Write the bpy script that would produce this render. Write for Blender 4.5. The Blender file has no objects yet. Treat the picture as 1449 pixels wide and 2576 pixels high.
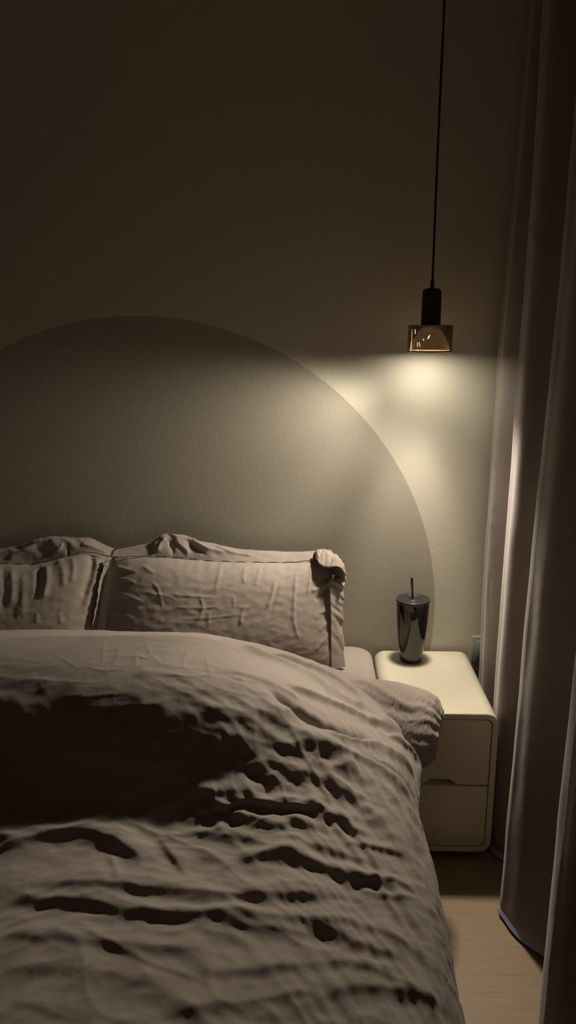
import bpy, bmesh, math
import numpy as np
from mathutils import Vector

PI = math.pi
C = bpy.context.scene.collection
rng = np.random.RandomState(7)

# ------------------------------------------------------------------ camera
PITCH, YAW, CAM_H, FPX = math.radians(13.3), math.radians(1.6), 1.425, 1935.0
cam_d = bpy.data.cameras.new('camera')
cam = bpy.data.objects.new('camera', cam_d)
C.objects.link(cam)
cam.location = (0, 0, CAM_H)
cam.rotation_euler = (PI/2 - PITCH, 0, YAW)
cam_d.sensor_fit = 'VERTICAL'
cam_d.sensor_height = 36.0
cam_d.lens = 36.0*FPX/2576
cam_d.clip_start = 0.02
bpy.context.scene.camera = cam

# the same camera as numbers, used to survey world positions from the photograph
_R = np.array([math.cos(YAW), math.sin(YAW), 0.0])
_F = np.array([-math.sin(YAW)*math.cos(PITCH), math.cos(YAW)*math.cos(PITCH), -math.sin(PITCH)])
_U = np.cross(_R, _F)
_O = np.array([0, 0, CAM_H])


def ray(px, py):
    return _F + _R*(px - 724.5)/FPX - _U*(py - 1288)/FPX


def at_y(px, py, y):
    d = ray(px, py)
    return _O + d*(y/d[1])


def at_z(px, py, z):
    d = ray(px, py)
    return _O + d*((z - CAM_H)/d[2])


def project(P):
    v = P - _O
    zc = v @ _F
    return 724.5 + FPX*(v @ _R)/zc, 1288 - FPX*(v @ _U)/zc, zc


# ------------------------------------------------------------------ materials
def srgb(r, g, b):
    def f(c):
        c = c/255.0
        return c/12.92 if c <= 0.04045 else ((c + 0.055)/1.055)**2.4
    return (f(r), f(g), f(b), 1.0)


def mat(name, col, rough=0.6, metal=0.0, **kw):
    m = bpy.data.materials.new(name)
    m.use_nodes = True
    b = m.node_tree.nodes['Principled BSDF']
    b.inputs['Base Color'].default_value = col
    b.inputs['Roughness'].default_value = rough
    b.inputs['Metallic'].default_value = metal
    for k, v in kw.items():
        b.inputs[k.replace('_', ' ')].default_value = v
    return m


def nodes(m):
    return m.node_tree.nodes, m.node_tree.links, m.node_tree.nodes['Principled BSDF']


def tex_coord(m, scale=(1, 1, 1), rot=(0, 0, 0)):
    n, l, b = nodes(m)
    tc = n.new('ShaderNodeTexCoord')
    mp = n.new('ShaderNodeMapping')
    mp.inputs['Scale'].default_value = scale
    mp.inputs['Rotation'].default_value = rot
    l.new(tc.outputs['Object'], mp.inputs['Vector'])
    return mp.outputs['Vector']


def noise(m, vec, scale, detail=3, rough=0.5, dist=0.0):
    n, l, b = nodes(m)
    t = n.new('ShaderNodeTexNoise')
    t.inputs['Scale'].default_value = scale
    t.inputs['Detail'].default_value = detail
    t.inputs['Roughness'].default_value = rough
    t.inputs['Distortion'].default_value = dist
    l.new(vec, t.inputs['Vector'])
    return t.outputs['Fac']


def ramp(m, fac, stops):
    n, l, b = nodes(m)
    r = n.new('ShaderNodeValToRGB')
    e = r.color_ramp.elements
    while len(e) < len(stops):
        e.new(0.5)
    for q, (p, c) in zip(e, stops):
        q.position = p
        q.color = c
    l.new(fac, r.inputs['Fac'])
    return r.outputs['Color']


def bump(m, h, strength, dist, prev=None):
    n, l, b = nodes(m)
    k = n.new('ShaderNodeBump')
    k.inputs['Strength'].default_value = strength
    k.inputs['Distance'].default_value = dist
    l.new(h, k.inputs['Height'])
    if prev is not None:
        l.new(prev, k.inputs['Normal'])
    l.new(k.outputs['Normal'], b.inputs['Normal'])
    return k.outputs['Normal']


def math_node(m, op, a, c=None):
    n, l, b = nodes(m)
    k = n.new('ShaderNodeMath')
    k.operation = op
    for i, v in enumerate((a, c)):
        if v is None:
            continue
        if isinstance(v, (int, float)):
            k.inputs[i].default_value = v
        else:
            l.new(v, k.inputs[i])
    return k.outputs[0]


def fabric(name, col, weave=1400, wrinkle=0.0015, rough=0.85, sheen=0.15):
    m = mat(name, col, rough)
    n, l, b = nodes(m)
    b.inputs['Sheen Weight'].default_value = sheen
    b.inputs['Sheen Roughness'].default_value = 0.5
    b.inputs['Specular IOR Level'].default_value = 0.25
    v = tex_coord(m)
    soft = noise(m, v, 3.0, 3)
    dark = tuple(c*0.93 for c in col[:3]) + (1,)
    lite = tuple(min(1, c*1.05) for c in col[:3]) + (1,)
    l.new(ramp(m, soft, [(0.3, dark), (0.7, lite)]), b.inputs['Base Color'])
    n1 = bump(m, noise(m, v, 26, 4, 0.55, 1.2), 0.55, wrinkle)
    n2 = bump(m, noise(m, tex_coord(m, (1, 0.35, 1)), weave*0.25, 2), 0.25, 0.0006, n1)
    return m


M_BED = fabric('taupe_cotton', (0.330, 0.282, 0.252, 1))
M_SHEET = fabric('pale_taupe_cotton', (0.365, 0.312, 0.280, 1), wrinkle=0.0012)
M_PIPE = mat('dark_piping', (0.06, 0.045, 0.04, 1), 0.8)
M_CREAM = mat('cream_lacquer', (0.66, 0.62, 0.485, 1), 0.42)
M_GAPDARK = mat('recess_dark', (0.10, 0.09, 0.06, 1), 0.8)
M_CURT = fabric('taupe_curtain', (0.250, 0.208, 0.195, 1), wrinkle=0.0008, sheen=0.35)
M_LINING = fabric('blue_grey_lining', (0.36, 0.37, 0.62, 1), wrinkle=0.0005)
M_BLACK = mat('black_plastic', (0.012, 0.012, 0.012, 1), 0.32)
M_LID = mat('black_lid', (0.03, 0.029, 0.027, 1), 0.28)
M_STEEL = mat('black_mirror_coat', (0.075, 0.078, 0.072, 1), 0.09, 1.0)
M_CORD = mat('dark_red_cord', (0.022, 0.010, 0.007, 1), 0.8)
M_NECK = mat('dark_walnut', (0.030, 0.018, 0.011, 1), 0.55)
M_SOCK = mat('white_plastic', (0.36, 0.37, 0.335, 1), 0.35)
M_SLOT = mat('slot_dark', (0.03, 0.03, 0.03, 1), 0.6)
M_CEIL = mat('ceiling_paint', (0.82, 0.78, 0.68, 1), 0.9)
M_METAL = mat('rail_metal', (0.5, 0.5, 0.5, 1), 0.4, 0.8)
M_WOOD = mat('bed_wood', (0.10, 0.065, 0.04, 1), 0.6)

# painted wall: cream above, taupe disc painted behind the bed
WALL_Y = 2.28
M_WALL = mat('wall_paint_with_disc', (0.6, 0.56, 0.44, 1), 0.62)
n, l, b = nodes(M_WALL)
b.inputs['Specular IOR Level'].default_value = 0.3
tc = n.new('ShaderNodeTexCoord')
sp = n.new('ShaderNodeSeparateXYZ')
l.new(tc.outputs['Object'], sp.inputs[0])
dx = math_node(M_WALL, 'SUBTRACT', sp.outputs['X'], -0.505)
dz = math_node(M_WALL, 'SUBTRACT', sp.outputs['Z'], 0.566)
r2 = math_node(M_WALL, 'ADD', math_node(M_WALL, 'MULTIPLY', dx, dx), math_node(M_WALL, 'MULTIPLY', dz, dz))
inside = math_node(M_WALL, 'LESS_THAN', r2, 0.8992**2)
mx = n.new('ShaderNodeMix')
mx.data_type = 'RGBA'
l.new(inside, mx.inputs[0])
mx.inputs[6].default_value = (0.60, 0.572, 0.485, 1)
mx.inputs[7].default_value = (0.40, 0.373, 0.310, 1)
l.new(mx.outputs[2], b.inputs['Base Color'])
v = tex_coord(M_WALL)
bump(M_WALL, noise(M_WALL, v, 90, 4, 0.6), 0.35, 0.0012)

M_WALL2 = mat('wall_paint', (0.72, 0.68, 0.58, 1), 0.7)
bump(M_WALL2, noise(M_WALL2, tex_coord(M_WALL2), 90, 4, 0.6), 0.3, 0.001)

# laminate floor: boards run across the picture
M_FLOOR = mat('oak_laminate', (0.42, 0.29, 0.17, 1), 0.5)
n, l, b = nodes(M_FLOOR)
v = tex_coord(M_FLOOR, (1.2, 38, 1))
g1 = noise(M_FLOOR, v, 4.0, 6, 0.65, 0.4)
wood = ramp(M_FLOOR, g1, [(0.25, (0.30, 0.21, 0.130, 1)), (0.5, (0.37, 0.265, 0.168, 1)), (0.8, (0.41, 0.295, 0.188, 1))])
br = n.new('ShaderNodeTexBrick')
br.inputs['Scale'].default_value = 1.0
br.inputs['Mortar Size'].default_value = 0.0012
br.inputs['Brick Width'].default_value = 1.2
br.inputs['Row Height'].default_value = 0.19
br.offset = 0.37
br.inputs['Color1'].default_value = (1, 1, 1, 1)
br.inputs['Color2'].default_value = (0.90, 0.90, 0.90, 1)
br.inputs['Mortar'].default_value = (0.86, 0.84, 0.82, 1)
l.new(tex_coord(M_FLOOR), br.inputs['Vector'])
mm = n.new('ShaderNodeMix')
mm.data_type = 'RGBA'
mm.blend_type = 'MULTIPLY'
mm.inputs[0].default_value = 1.0
l.new(wood, mm.inputs[6])
l.new(br.outputs['Color'], mm.inputs[7])
l.new(mm.outputs[2], b.inputs['Base Color'])
bump(M_FLOOR, g1, 0.15, 0.0006)

# smoky glazed shade
M_SHADE = mat('smoky_glaze', (0.075, 0.052, 0.034, 1), 0.16)
n, l, b = nodes(M_SHADE)
v = tex_coord(M_SHADE, (1, 1, 0.12))
l.new(ramp(M_SHADE, noise(M_SHADE, v, 120, 4, 0.6, 0.5),
           [(0.3, (0.022, 0.016, 0.011, 1)), (0.7, (0.055, 0.042, 0.030, 1))]), b.inputs['Base Color'])
bump(M_SHADE, noise(M_SHADE, v, 60, 3), 0.4, 0.0015)
b.inputs['Coat Weight'].default_value = 0.6
b.inputs['Coat Roughness'].default_value = 0.08
tr = n.new('ShaderNodeBsdfTransparent')          # smoked glass: a little light gets through
tr.inputs['Color'].default_value = (1.0, 0.80, 0.58, 1)
ms = n.new('ShaderNodeMixShader')
ms.inputs[0].default_value = 0.155
l.new(b.outputs[0], ms.inputs[1])
l.new(tr.outputs[0], ms.inputs[2])
l.new(ms.outputs[0], n['Material Output'].inputs['Surface'])

M_GLOW = mat('emissive_glint', (0.9, 0.6, 0.3, 1), 0.4)  # emission draws the bright streaks on the shade
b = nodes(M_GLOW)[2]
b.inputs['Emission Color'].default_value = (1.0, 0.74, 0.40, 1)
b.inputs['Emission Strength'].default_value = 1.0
M_LAMP = mat('lamp_diffuser', (0.9, 0.9, 0.85, 1), 0.4)
b = nodes(M_LAMP)[2]
b.inputs['Emission Color'].default_value = (1.0, 0.90, 0.70, 1)
b.inputs['Emission Strength'].default_value = 40.0


# ------------------------------------------------------------------ helpers
def link(name, me, m, parent=None, smooth=True):
    o = bpy.data.objects.new(name, me)
    C.objects.link(o)
    if m is not None:
        me.materials.append(m)
    if smooth:
        me.polygons.foreach_set('use_smooth', [True]*len(me.polygons))
    if parent is not None:
        o.parent = parent
        o.matrix_parent_inverse = parent.matrix_world.inverted()
    return o


def thing(name, label, cat, loc=(0, 0, 0), group=None):
    o = bpy.data.objects.new(name, None)
    C.objects.link(o)
    o.location = loc
    o.empty_display_size = 0.05
    o['label'] = label
    o['category'] = cat
    if group:
        o['group'] = group
    bpy.context.view_layer.update()
    return o


def tag(o, label, cat, group=None):
    o['label'] = label
    o['category'] = cat
    if group:
        o['group'] = group
    return o


def pydata(name, vs, fs):
    me = bpy.data.meshes.new(name)
    me.from_pydata([tuple(map(float, q)) for q in vs], [], fs)
    me.update()
    return me


def grid_mesh(name, P):
    """mesh from an array of points (ni, nj, 3)"""
    ni, nj = P.shape[:2]
    me = bpy.data.meshes.new(name)
    idx = np.arange(ni*nj).reshape(ni, nj)
    q = np.stack([idx[:-1, :-1], idx[1:, :-1], idx[1:, 1:], idx[:-1, 1:]], -1).reshape(-1, 4)
    me.vertices.add(ni*nj)
    me.vertices.foreach_set('co', P.reshape(-1).astype(np.float32))
    me.loops.add(q.size)
    me.loops.foreach_set('vertex_index', q.reshape(-1).astype(np.int32))
    me.polygons.add(len(q))
    me.polygons.foreach_set('loop_start', (np.arange(len(q))*4).astype(np.int32))
    me.polygons.foreach_set('loop_total', np.full(len(q), 4, np.int32))
    me.update(calc_edges=True)
    me.validate()
    return me


def box_mesh(name, x0, x1, y0, y1, z0, z1, bev=0.0, seg=2):
    bm = bmesh.new()
    bmesh.ops.create_cube(bm, size=1)
    for q in bm.verts:
        q.co = ((x0 + x1)/2 + q.co.x*(x1 - x0), (y0 + y1)/2 + q.co.y*(y1 - y0), (z0 + z1)/2 + q.co.z*(z1 - z0))
    if bev:
        bmesh.ops.bevel(bm, geom=bm.edges[:], offset=bev, segments=seg, profile=0.5, affect='EDGES')
    me = bpy.data.meshes.new(name)
    bm.to_mesh(me)
    bm.free()
    return me


def lathe(name, prof, cx, cy, n=72, tilt=None):
    vs, fs = [], []
    for r, z in prof:
        for k in range(n):
            a = 2*PI*k/n
            vs.append((cx + r*math.cos(a), cy + r*math.sin(a), z))
    for i in range(len(prof) - 1):
        for k in range(n):
            k2 = (k + 1) % n
            fs.append((i*n + k, i*n + k2, (i + 1)*n + k2, (i + 1)*n + k))
    return pydata(name, vs, fs)


def tube(name, pts, r, n=12):
    pts = [Vector(p) for p in pts]
    vs, fs = [], []
    for i, p in enumerate(pts):
        d = (pts[min(i + 1, len(pts) - 1)] - pts[max(i - 1, 0)]).normalized()
        a = d.cross(Vector((0, 1, 0.01))).normalized()
        c = d.cross(a)
        rr = r[i] if isinstance(r, (list, tuple)) else r
        for k in range(n):
            t = 2*PI*k/n
            vs.append(p + a*math.cos(t)*rr + c*math.sin(t)*rr)
    for i in range(len(pts) - 1):
        for k in range(n):
            k2 = (k + 1) % n
            fs.append((i*n + k, i*n + k2, (i + 1)*n + k2, (i + 1)*n + k))
    fs.append(tuple(range(n)))
    fs.append(tuple(range((len(pts) - 1)*n, len(pts)*n))[::-1])
    return pydata(name, vs, fs)


def auto_smooth(o, deg=35):
    me = o.data
    bm = bmesh.new()
    bm.from_mesh(me)
    bmesh.ops.recalc_face_normals(bm, faces=bm.faces[:])
    for e in bm.edges:
        if len(e.link_faces) == 2 and e.calc_face_angle(0) > math.radians(deg):
            e.smooth = False
    bm.to_mesh(me)
    bm.free()
    return o


def smoothstep(a, b, x):
    t = np.clip((x - a)/(b - a), 0, 1)
    return t*t*(3 - 2*t)


_perm = rng.permutation(512)
_grad = rng.rand(512)*2*PI


def perlin(x, y, seed=0):
    x = np.asarray(x) + seed*17.31
    y = np.asarray(y) + seed*9.77
    xi = np.floor(x).astype(int)
    yi = np.floor(y).astype(int)
    xf, yf = x - xi, y - yi
    u = xf**3*(xf*(xf*6 - 15) + 10)
    w = yf**3*(yf*(yf*6 - 15) + 10)

    def g(i, j, fx, fy):
        h = _perm[(_perm[i & 255] + j) & 511]
        a = _grad[h]
        return np.cos(a)*fx + np.sin(a)*fy
    a = g(xi, yi, xf, yf)
    b_ = g(xi + 1, yi, xf - 1, yf)
    c = g(xi, yi + 1, xf, yf - 1)
    d = g(xi + 1, yi + 1, xf - 1, yf - 1)
    return (a*(1 - u) + b_*u)*(1 - w) + (c*(1 - u) + d*u)*w


def fbm(x, y, oct=3, seed=0):
    s, a = 0, 1.0
    for k in range(oct):
        s = s + a*perlin(x*2**k, y*2**k, seed + k*3)
        a *= 0.5
    return s


def blur(A, sig, axis):
    k = int(sig*3) + 1
    w = np.exp(-0.5*(np.arange(-k, k + 1)/sig)**2)
    w /= w.sum()
    A = np.moveaxis(A, axis, 0)
    Q = np.concatenate([np.repeat(A[:1], k, 0), A, np.repeat(A[-1:], k, 0)], 0)
    out = sum(w[i]*Q[i:i + len(A)] for i in range(2*k + 1))
    return np.moveaxis(out, 0, axis)


def normals(P, flip=1):
    di = np.gradient(P, axis=0)
    dj = np.gradient(P, axis=1)
    N = np.cross(di, dj)*flip
    return N/(np.linalg.norm(N, axis=2, keepdims=True) + 1e-12)


class Cloth:
    """a surface P(i,j) with metric coordinates S,T; creases follow poly-lines surveyed in the photograph"""

    def __init__(self, P, S, T, flip=1):
        self.P, self.S, self.T, self.flip = P, S, T, flip
        self.N = normals(P, flip)
        self.px, self.py, self.zc = project(P)
        self.face = ((P - _O)*self.N).sum(2) < 0
        self.D = np.zeros(S.shape)
        self.Sw, self.Tw = S, T
        self.count = 0

    def st(self, x, y):
        d = np.hypot(self.px - x, self.py - y)
        d = np.where(self.face, d, 1e9)
        m = max(d.min()*1.3, 3.0)
        z = np.where(d <= m, self.zc + d*0.004, 1e9)
        k = np.unravel_index(np.argmin(z), z.shape)
        return self.S[k], self.T[k]

    def fold(self, pts, amp, wl=0.012, wr=None, taper=0.18, px=True):
        """ridge (amp>0) or valley (amp<0); wl / wr = widths (m) on the left / right hand of the path"""
        wr = wl if wr is None else wr
        q = np.array([self.st(*p) for p in pts]) if px else np.array(pts, float)
        # catmull-rom
        Q = np.vstack([2*q[0] - q[1], q, 2*q[-1] - q[-2]])
        out = []
        for i in range(1, len(Q) - 2):
            for t in np.linspace(0, 1, 5, endpoint=False):
                a, b_, c, d = Q[i - 1], Q[i], Q[i + 1], Q[i + 2]
                out.append(0.5*((2*b_) + (-a + c)*t + (2*a - 5*b_ + 4*c - d)*t*t + (-a + 3*b_ - 3*c + d)*t**3))
        out.append(q[-1])
        q = np.array(out)
        R = 3.2*max(wl, wr)
        box = (self.S > q[:, 0].min() - R) & (self.S < q[:, 0].max() + R) & (self.T > q[:, 1].min() - R) & (self.T < q[:, 1].max() + R)
        if not box.any():
            return
        s, t = self.Sw[box], self.Tw[box]
        self.count += 1
        best = np.full(s.shape, 1e9)
        side = np.zeros(s.shape)
        arc = np.zeros(s.shape)
        seg = np.linalg.norm(np.diff(q, axis=0), axis=1)
        L = seg.sum() + 1e-9
        acc = 0
        for k in range(len(q) - 1):
            a, e = q[k], q[k + 1] - q[k]
            l2 = e @ e + 1e-12
            u = np.clip(((s - a[0])*e[0] + (t - a[1])*e[1])/l2, 0, 1)
            dx_, dy_ = s - a[0] - u*e[0], t - a[1] - u*e[1]
            d = np.hypot(dx_, dy_)
            m = d < best
            best = np.where(m, d, best)
            side = np.where(m, np.sign(e[0]*dy_ - e[1]*dx_), side)
            arc = np.where(m, (acc + u*seg[k])/L, arc)
            acc += seg[k]
        w = np.where(side >= 0, wl, wr)
        prof = np.exp(-(best/w)**1.9)
        prof = prof*(.97 + .12*perlin(arc*L*16, arc*0 + self.count*3.7, 70))
        tp = smoothstep(0, taper, arc)*smoothstep(0, taper, 1 - arc)
        self.D[box] += amp*prof*(0.12 + 0.88*tp)*(best < R)*np.where((arc <= 0) | (arc >= 1), 0.9, 1)

    def result(self):
        return self.P + self.N*self.D[..., None]


# ------------------------------------------------------------------ the room
def struct(name, me, m):
    o = link(name, me, m, smooth=False)
    o['kind'] = 'structure'
    return o


X0, X1, Y0, ZC = -2.6, 0.80, -2.2, 2.62
struct('floor', box_mesh('floor', X0, X1, Y0, WALL_Y, -0.06, 0.0), M_FLOOR)
struct('ceiling', box_mesh('ceiling', X0, X1, Y0, WALL_Y, ZC, ZC + 0.06), M_CEIL)
struct('wall_back', box_mesh('wall_back', X0 - .06, X1 + .06, WALL_Y, WALL_Y + 0.06, -0.06, ZC + .06), M_WALL)
struct('wall_front', box_mesh('wall_front', X0 - .06, X1 + .06, Y0 - .06, Y0, -0.06, ZC + .06), M_WALL2)
struct('wall_left', box_mesh('wall_left', X0 - .06, X0, Y0, WALL_Y, -0.06, ZC + .06), M_WALL2)
struct('wall_right', box_mesh('wall_right', X1, X1 + .06, Y0, WALL_Y, -0.06, ZC + .06), M_WALL2)

# ------------------------------------------------------------------ pendant lamp
LX, LY = 0.325, 2.145
lamp = thing('pendant_lamp', 'pendant lamp with dark neck and smoky drum shade hanging by a long cord', 'lamp', (LX, LY, ZC))
link('ceiling_rose', lathe('ceiling_rose', [(0, ZC), (0.05, ZC), (0.05, ZC - .018), (0.045, ZC - .022), (0.006, ZC - .024), (0, ZC - .024)], LX, LY, 40), M_NECK, lamp)
link('cord', tube('cord', [(LX + .002, LY, ZC - .02), (LX + 0.001, LY, 2.2), (LX - .0005, LY, 1.9), (LX, LY, 1.545)], 0.0030, 10), M_CORD, lamp)
link('cord_grip', lathe('cord_grip', [(0.0035, 1.556), (0.0048, 1.553), (0.0050, 1.545), (0.0058, 1.541), (0.0058, 1.530)], LX, LY, 24), M_NECK, lamp)
pr = [(0, 1.534), (0.012, 1.534)]
for k in range(7):
    a = k/6*PI/2
    pr.append((0.0125 + 0.0125*math.sin(a), 1.5215 + 0.0125*math.cos(a)))
pr += [(0.0258, 1.49), (0.0262, 1.437)]
link('neck', lathe('neck', pr, LX, LY, 48), M_NECK, lamp)
RS = 0.0605
sh = link('lamp_shade', lathe('lamp_shade', [
    (0.020, 1.4385), (RS - .004, 1.4385), (RS - .001, 1.4378), (RS, 1.4355), (RS, 1.369), (RS - .0006, 1.3668), (RS - .002, 1.3662),
    (RS - .0045, 1.3668), (RS - .005, 1.369), (RS - .005, 1.434), (0.02, 1.434)], LX, LY, 96), M_SHADE, lamp)
dm = lathe('diffuser', [(0.0, 1.3705), (0.030, 1.3705), (0.046, 1.3708), (0.0545, 1.372)], LX, LY, 64)
link('diffuser', dm, M_LAMP, lamp)
# lit rim line and glints, painted on as a pale strip and glowing slivers
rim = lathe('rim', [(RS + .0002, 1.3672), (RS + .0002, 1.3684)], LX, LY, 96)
M_RIM = mat('rim_highlight', (0.55, 0.42, 0.28, 1), 0.3)  # pale colour stands in for the lit glass edge
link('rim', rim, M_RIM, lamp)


def shade_mark(px0, py0, px1, py1, w, name='painted_glint'):
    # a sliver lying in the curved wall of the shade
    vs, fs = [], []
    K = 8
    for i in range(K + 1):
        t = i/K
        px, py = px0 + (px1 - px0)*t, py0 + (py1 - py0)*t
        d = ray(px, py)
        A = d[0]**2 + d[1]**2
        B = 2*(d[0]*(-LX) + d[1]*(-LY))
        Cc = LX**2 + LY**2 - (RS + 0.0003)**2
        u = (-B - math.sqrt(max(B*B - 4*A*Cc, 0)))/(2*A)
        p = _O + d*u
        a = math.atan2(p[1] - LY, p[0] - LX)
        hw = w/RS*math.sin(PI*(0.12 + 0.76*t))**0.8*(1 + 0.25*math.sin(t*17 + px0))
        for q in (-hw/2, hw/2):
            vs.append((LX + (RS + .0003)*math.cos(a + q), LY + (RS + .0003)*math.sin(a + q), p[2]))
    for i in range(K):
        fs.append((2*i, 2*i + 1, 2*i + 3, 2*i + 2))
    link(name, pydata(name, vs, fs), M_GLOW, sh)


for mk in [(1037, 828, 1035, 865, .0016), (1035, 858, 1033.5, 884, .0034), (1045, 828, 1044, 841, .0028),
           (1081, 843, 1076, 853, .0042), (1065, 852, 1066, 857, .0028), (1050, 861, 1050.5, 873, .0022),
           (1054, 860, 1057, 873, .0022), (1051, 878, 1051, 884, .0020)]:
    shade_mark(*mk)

# ------------------------------------------------------------------ bedside cabinet
NX0, NX1, NY0, NY1, NZ0, NZ1 = 0.207, 0.504, 1.855, 2.262, 0.028, 0.445


def rrect(x0, x1, z0, z1, r, n=8):
    pts = []
    for cx, cz, a0 in ((x1 - r, z1 - r, 0), (x0 + r, z1 - r, PI/2), (x0 + r, z0 + r, PI), (x1 - r, z0 + r, 1.5*PI)):
        for k in range(n + 1):
            a = a0 + k/n*PI/2
            pts.append((cx + r*math.cos(a), cz + r*math.sin(a)))
    return pts


def loops_mesh(name, loops, cap0=True, cap1=True):
    vs = [p for L in loops for p in L]
    n_ = len(loops[0])
    fs = []
    for i in range(len(loops) - 1):
        for k in range(n_):
            k2 = (k + 1) % n_
            fs.append((i*n_ + k, i*n_ + k2, (i + 1)*n_ + k2, (i + 1)*n_ + k))
    if cap0:
        fs.append(tuple(range(n_))[::-1])
    if cap1:
        fs.append(tuple(range((len(loops) - 1)*n_, len(loops)*n_)))
    return pydata(name, vs, fs)


RC = 0.034
ns = thing('bedside_cabinet', 'small cream two-drawer bedside cabinet with rounded corners between bed and curtain', 'cabinet', ((NX0 + NX1)/2, (NY0 + NY1)/2, 0))


def ns_loop(ins, y, r=RC):
    return [(x, y, z) for x, z in rrect(NX0 + ins, NX1 - ins, NZ0 + ins, NZ1 - ins, max(r - ins, .004))]


FR = 0.0165
loops = [ns_loop(.004, NY1), ns_loop(.001, NY1 - .001), ns_loop(0, NY1 - .004)]
loops += [ns_loop(0, NY1 + (NY0 - NY1)*k/5 + (.004 if k == 5 else 0)) for k in range(1, 6)]
loops += [ns_loop(.0007, NY0 + .0018), ns_loop(.002, NY0 + .0006), ns_loop(.004, NY0)]
loops += [ns_loop(FR - .001, NY0), ns_loop(FR - .0002, NY0 + .0004), ns_loop(FR, NY0 + .0015), ns_loop(FR, NY0 + .03)]
bodyo = auto_smooth(link('cabinet_body', loops_mesh('cabinet_body', loops), M_CREAM, ns), 40)


def outline_prism(name, pts, y0, y1, bev):
    """pts (x,z) clockwise outline, front at y0; small rounded front edge"""
    P = np.array(pts)
    # inset by averaged normals
    e = np.roll(P, -1, 0) - P
    nrm = np.stack([-e[:, 1], e[:, 0]], 1)/(np.linalg.norm(e, axis=1, keepdims=True) + 1e-9)
    vn = nrm + np.roll(nrm, 1, 0)
    vn /= np.linalg.norm(vn, axis=1, keepdims=True) + 1e-9
    c = P.mean(0)
    if ((c - P)*vn).sum() < 0:
        vn = -vn
    L = []
    for ins, y in ((0, y1), (0, y0 + bev), (bev*.3, y0 + bev*.3), (bev, y0)):
        Q = P + vn*ins
        L.append([(q[0], y, q[1]) for q in Q])
    return loops_mesh(name, L)


DX0, DX1, DZ0, DZ1 = NX0 + FR + .0022, NX1 - FR - .0022, NZ0 + FR + .0022, NZ1 - FR - .0022
ZM = at_y(1190, 1978, NY0)[2]
XS0 = at_y(1130, 1965, NY0)[0]
XS1 = at_y(1150, 1972, NY0)[0]
ZG = at_y(1100, 1960, NY0)[2]
XC = (NX0 + NX1)/2
rr = RC - FR
up = []
for k in range(9):
    a = k/8*PI/2
    up.append((DX1 - rr + rr*math.cos(a), DZ1 - rr + rr*math.sin(a)))
for k in range(9):
    a = PI/2 + k/8*PI/2
    up.append((DX0 + rr + rr*math.cos(a), DZ1 - rr + rr*math.sin(a)))
zt = ZM + .003
up += [(DX0, zt)]
for t in np.linspace(0, 1, 7):
    e = t*t*(3 - 2*t)
    up.append((2*XC - XS1 - .004 + (XS1 - XS0 + .01)*t, zt + (ZG - zt)*e))
for t in np.linspace(0, 1, 7):
    e = t*t*(3 - 2*t)
    up.append((XS0 - .006 + (XS1 - XS0 + .01)*t, ZG + (zt - ZG)*e))
up += [(DX1, zt)]
YD = NY0 + .0012
auto_smooth(link('drawer', outline_prism('drawer', up, YD, NY0 + .028, .0022), M_CREAM, ns), 30)
lo = [(DX1, ZM - .0030), (XC + .05, ZM - .0022), (XC - .05, ZM - .0022), (DX0, ZM - .0030)]
for k in range(9):
    a = PI + k/8*PI/2
    lo.append((DX0 + rr + rr*math.cos(a), DZ0 + rr + rr*math.sin(a)))
for k in range(9):
    a = 1.5*PI + k/8*PI/2
    lo.append((DX1 - rr + rr*math.cos(a), DZ0 + rr + rr*math.sin(a)))
auto_smooth(link('drawer', outline_prism('drawer', lo, YD, NY0 + .028, .0022), M_CREAM, ns), 30)
for fx in (NX0 + .05, NX1 - .05):
    for fy in (NY0 + .05, NY1 - .05):
        link('foot', lathe('foot', [(0, 0), (.014, 0), (.015, .002), (.016, NZ0 + .001), (0, NZ0 + .001)], fx, fy, 24), M_GAPDARK, ns)

# ------------------------------------------------------------------ tumbler
TX, TY, TZ = 0.3135, 2.190, NZ1
tum = thing('tumbler', 'tall black glossy tumbler with lid and straw standing on the cream bedside cabinet', 'tumbler', (TX, TY, TZ))
pr = [(0, .0006), (.027, .0006), (.031, .0016), (.0335, .005), (.0348, .012), (.0362, .028), (.0392, .055), (.0428, .085), (.0458, .115),
      (.0478, .145), (.0488, .170), (.0492, .188), (.0488, .190), (.0470, .190), (.0470, .185), (0, .185)]
link('cup', lathe('cup', [(r, TZ + z) for r, z in pr], TX, TY, 96), M_STEEL, tum)
lid = [(.0480, .1885), (.0500, .189), (.0506, .1905), (.0506, .1965), (.0498, .1985), (.0480, .199), (.0420, .1985), (.0405, .1965), (.0375, .1960),
       (.0362, .1975), (.0345, .1978), (.0330, .1960), (.0300, .1955), (.0160, .1955), (.0150, .1970), (.0135, .1970), (.0120, .1950), (.0055, .1950), (.0050, .1975), (.0042, .1978), (.0040, .194)]
link('lid', lathe('lid', [(r, TZ + z) for r, z in lid], TX, TY, 96), M_LID, tum)
link('straw', tube('straw', [(TX - .001, TY - .002, TZ + .15), (TX - .0015, TY, TZ + .20), (TX - .006, TY + .004, TZ + .262)], 0.0036, 16), M_BLACK, tum)

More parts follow.
